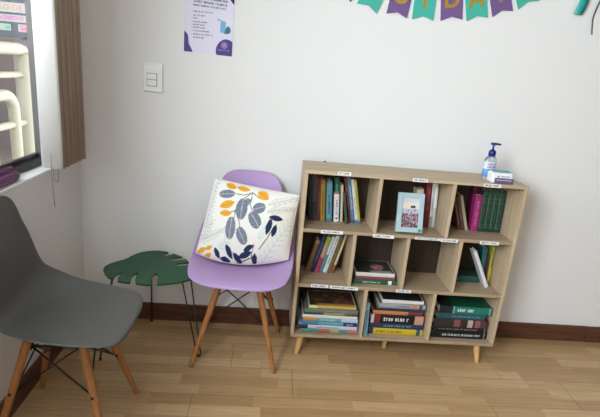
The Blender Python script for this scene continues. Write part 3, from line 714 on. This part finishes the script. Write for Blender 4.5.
# bottom row, middle cubby
gH = 'books in the bottom middle cubby'
t = book('light blue book standing upright at the left of the bottom middle cubby', .0205, .171, .17, (112,168,190), gH, seed=71, title=(.2,.8,(70,120,150))); stand(t, .3640, .018, zf, -2.4, 0, .0205)
pile([(.0315,.386,.652,.038,.170,(238,206,30),'bright yellow book at the bottom of the middle pile', dict(bands=((0,.07,(40,50,110)),(.88,.95,(60,90,120))), title=(.12,.6,(150,120,20)))),
      (.0270,.384,.652,.040,.170,(36,66,102),'dark blue book with pale title above the yellow one', dict(title=(.26,.78,(140,170,200)))),
      (.0450,.386,.646,.037,.170,(28,26,28),'thick black book with large white title in the middle pile', dict(bands=((0,.055,(206,196,186)),(.055,.17,(146,36,40)),(.83,1,(222,160,130))), texth=.022, title=(.24,.76,(236,236,236)))),
      (.0190,.394,.640,.041,.165,(226,140,74),'orange book with a maroon spine end in the middle pile', dict(art=lambda u, v: (70,44,34), bands=((.70,1,(126,52,60)),))),
      (.0150,.416,.648,.044,.160,(40,62,100),'thin navy book under the grey one in the middle pile', {}),
      (.0235,.418,.648,.043,.160,(176,176,176),'grey book with an orange patch on its spine', dict(art=lambda u, v: (58,58,62), bands=((.72,.82,(220,150,90)),(.86,.93,(90,90,96))), title=(.4,.65,(120,120,126)))),
      (.0170,.432,.636,.046,.150,(230,228,220),'white edged dark book on top of the middle pile', dict(art=lambda u, v: (44,42,44)))], zf, gH, 80)
# bottom row, right cubby
gI = 'pile of books in the bottom right cubby'
pile([(.0365,.700,.972,.034,.175,(26,26,30),'black book with white title at the bottom of the right pile', dict(title=(.18,.90,(214,214,214)), texth=.014, bands=((.955,.97,(170,170,170)),))),
      (.0235,.700,.970,.036,.175,(30,30,34),'black book with pale title, second from the bottom of the right pile', dict(title=(.1,.85,(150,150,130)), texth=.009, bands=((.955,.97,(150,150,150)),))),
      (.0395,.702,.968,.034,.170,(56,48,50),'dark book with a red and white picture spine in the right pile', dict(bands=((.36,.48,(150,84,80)),(.50,.60,(60,40,44)),(.62,.72,(206,180,176)),(.76,.86,(170,96,100)),(.88,.96,(120,50,60))))),
      (.0330,.710,.952,.038,.165,(34,96,106),'dark teal book under the emerald one in the right pile', dict(title=(.3,.9,(120,170,176)), texth=.010)),
      (.0370,.714,.976,.034,.170,(24,138,116),'emerald book with white title on top of the right pile', dict(bands=((0,.24,(34,40,44)),(.27,.28,(190,220,210)),(.95,.97,(150,210,196))), title=(.34,.66,(230,240,236)), texth=.020, art=lambda u, v: (22,80,56) if u > .25 else (30,36,36)))], zf, gI, 90)

# ------------------------------------------------------------------ photo frame
t = thing('photo_frame', 'pale blue photo frame with a group picture, standing in the top middle cubby', 'photo frame', (SX+.496, SY+.012, ZS1+.0112))
t.rotation_euler = (R(-14), 0, R(0)); fm = mat('pale_blue_frame', (164,188,194), .45, .4)
fw, fh, bw = .061, .179, .022
b = BM(); box(b, -fw, -fw+bw, 0, .012, 0, fh); box(b, fw-bw, fw, 0, .012, 0, fh); box(b, -fw+bw, fw-bw, 0, .012, 0, bw); box(b, -fw+bw, fw-bw, 0, .012, fh-bw, fh)
obj('frame', b, fm, t, bevel=.0015)
obj('backing', bx(-fw+.003, fw-.003, .0121, .016, .003, fh-.003), mat('frame_backing', (70,62,54), .7, .2), t)
obj('stand_strut', prism(BM(), [(-.056,.0),(-.046,.0),(-.040,.10),(-.050,.10)], .016, .045), fm, t)
def snap(u, v):
    if v > .84: return (196,196,204)
    if v > .62: return (214,206,190) if not (.52 < u < .78 and .66 < v < .74) else (60,56,62)
    if v > .48 and noise.noise(Vector((u*7, v*5, 4))) < .25: return (172,176,196)
    n = noise.noise(Vector((u*8, v*9, 11))); m = noise.noise(Vector((u*11, v*12, 23)))
    if m > .28: return (190,146,130)
    if n > .25: return (136,64,76)
    if n < -.2: return (62,62,92)
    if m < -.28: return (190,186,192)
    return (98,80,102)
b = BM(); cols = []; g = []; nx, nz = 36, 60
for j in range(nz+1):
    rw = []
    for i in range(nx+1):
        u, v = i/nx, j/nz
        rw.append(b.verts.new((-fw+bw+(2*fw-2*bw)*u, .006, bw+(fh-2*bw)*v))); cols.append(lin(snap(u, v)))
    g.append(rw)
for j in range(nz):
    for i in range(nx): b.faces.new((g[j][i], g[j][i+1], g[j+1][i+1], g[j+1][i]))
me = bpy.data.meshes.new('photo_print'); b.to_mesh(me); b.free(); print_grid(me, cols); me.materials.append(vcol_mat('photo_paper', .3, .4))
o = bpy.data.objects.new('photo_print', me); C.objects.link(o); o.parent = t
P = []
for k in range(10):
    a = math.pi*k/5+.3; rr = .010 if k % 2 == 0 else .0045; P.append((fw-.014+rr*math.cos(a), .010+rr*math.sin(a)))
obj('star_charm', prism(BM(), P, -.004, -.0002), mat('teal_charm', (36,136,124), .4, .4), t)

# ------------------------------------------------------------------ things on top of the shelf
t = thing('sanitizer_bottle', 'clear pump bottle of hand sanitizer with navy pump on the bookshelf', 'bottle', (1.908, -.195, ZT+.0003))
clear = mat('clear_plastic', (226,228,236), .08, .5, trans=.85, ior=1.35)
obj('body', lathe(BM(), ((.026,0),(.0285,.004),(.0285,.085),(.026,.097),(.016,.106),(.0125,.110),(.0125,.114)), n=24, sy=.72), clear, t, smooth=True)
b = BM(); n = 14; rows = []
for z in (.014, .05, .084):
    rows.append([b.verts.new((.0291*math.cos(math.pi*(1+k/n)), .0291*.72*math.sin(math.pi*(1+k/n)), z)) for k in range(n+1)])
for ri in (0, 1):
    for k in range(n): 
        f = b.faces.new((rows[ri][k], rows[ri][k+1], rows[ri+1][k+1], rows[ri+1][k])); f.smooth = True; f.material_index = ri
lb = obj('front_label', b, [mat('bottle_label_low', (112,160,206), .4, .4), mat('bottle_label', (206,206,222), .4, .4)], t); s_ = lb.modifiers.new('solid', 'SOLIDIFY'); s_.thickness = .0005
for z, w, c, h_ in ((.073,.034,(186,90,110),.009),(.060,.038,(96,116,168),.008),(.048,.03,(120,120,160),.006)):
    o = obj('label_printing', ink(w, h_, int(z*1000)), cov(c), lb); o.matrix_basis = frame_M((-.002,-.0225,z), X, Z)
nav = mat('navy_pump', (26,34,110), .3, .5)
obj('pump_collar', lathe(BM(), ((.0145,.108),(.0165,.111),(.0165,.126),(.0135,.134),(.006,.137),(.006,.139)), n=20), nav, t, smooth=True)
obj('pump_stem', lathe(BM(), ((.0042,.139),(.0042,.158)), n=12), nav, t, smooth=True)
b = lathe(BM(), ((.007,.156),(.0085,.158),(.0085,.164),(.006,.166)), n=16); tube(b, ((-.014,0,.1635),(0,-.001,.1635),(.014,-.003,.164),(.027,-.005,.163),(.030,-.006,.160)), (.005,.0055,.005,.004,.0035), 10)
obj('pump_head', b, nav, t, smooth=True)
obj('dip_tube', tube(BM(), ((0,0,.11),(.004,0,.01)), .002, 8), mat('pale_tube', (220,222,226), .3, .4), t)

t = thing('wipes_pack', 'white wipes pack with teal top and mauve front beside the sanitizer', 'packet', (1.940, -.248, ZT+.0003), R(-2))
b = BM(); prof = [(-.030,.001),(.028,.001),(.031,.010),(.031,.040),(.026,.048),(-.020,.047),(-.028,.042),(-.031,.020)]
# rounded slab: profile in y,z extruded along x
a_ = [b.verts.new((-.046, y, z)) for y, z in prof]; c_ = [b.verts.new((.044, y, z)) for y, z in prof]
b.faces.new(a_); b.faces.new(c_[::-1])
for i in range(len(prof)):
    j = (i+1) % len(prof); b.faces.new((a_[i], c_[i], c_[j], a_[j]))
obj('wrapper', b, mat('white_wrapper', (226,226,230), .35, .5), t, bevel=.004, seg=3)
obj('top_flap', bx(-.036,.040,-.016,.024,.0475,.0520), mat('teal_flap', (86,158,166), .4, .4), t, bevel=.0015)
b = BM(); box(b, -.036, .047, -.0375, -.0300, .0, .026); obj('front_panel', b, mat('mauve_plastic', (98,86,112), .35, .5), t, bevel=.005, seg=3)
obj('panel_stripe', bx(-.030,.038,-.0381,-.0374,.0155,.0185), mat('pale_mauve', (196,186,206), .4, .4), t)
obj('emblem', tube(BM(), ((-.020,-.0318,.032),(-.020,-.0300,.032)), .0035, 12), cov((150,30,70)), t)
o = obj('printing', ink(.04, .007, 321), cov((120,140,190)), t); o.matrix_basis = frame_M((.012,-.0322,.032), X, Z)

# ------------------------------------------------------------------ daylight
w = bpy.data.worlds.new('sky'); bpy.context.scene.world = w; w.use_nodes = True
bg = w.node_tree.nodes['Background']; bg.inputs['Color'].default_value = (.87,.94,1.0,1); bg.inputs['Strength'].default_value = 5.6
for k, (y0, y1) in enumerate(WY):
    WZ = WZS[k]
    l = bpy.data.lights.new('window_portal', 'AREA'); l.shape = 'RECTANGLE'; l.size = y1-y0; l.size_y = WZ[1]-WZ[0]; l.cycles.is_portal = True
    o = bpy.data.objects.new('window_portal', l); C.objects.link(o)
    o.matrix_world = frame_M((-.12, (y0+y1)/2, (WZ[0]+WZ[1])/2), (0,1,0), (0,0,1)) @ Matrix.Rotation(math.pi, 4, 'Y')
# area lamp added outside the unseen second window as the key light
l = bpy.data.lights.new('second_window_added_lamp', 'AREA'); l.shape = 'RECTANGLE'; l.size = 1.6; l.size_y = 1.05; l.energy = 185; l.color = (.84,.92,1)
o = bpy.data.objects.new('second_window_added_lamp', l); C.objects.link(o)
o.matrix_world = frame_M((-.2, -2.76, 1.81), (0,1,0), (0,0,1)) @ Matrix.Rotation(math.pi, 4, 'Y')
sc = bpy.context.scene
sc.view_settings.view_transform = 'Standard'; sc.view_settings.look = 'None'; sc.view_settings.gamma = 1; sc.view_settings.use_curve_mapping = False
sc.view_settings.exposure = 0.1
sc.cycles.max_bounces = 14; sc.cycles.diffuse_bounces = 8; sc.cycles.transparent_max_bounces = 12; sc.cycles.use_denoising = True
sc.cycles.sample_clamp_indirect = 6
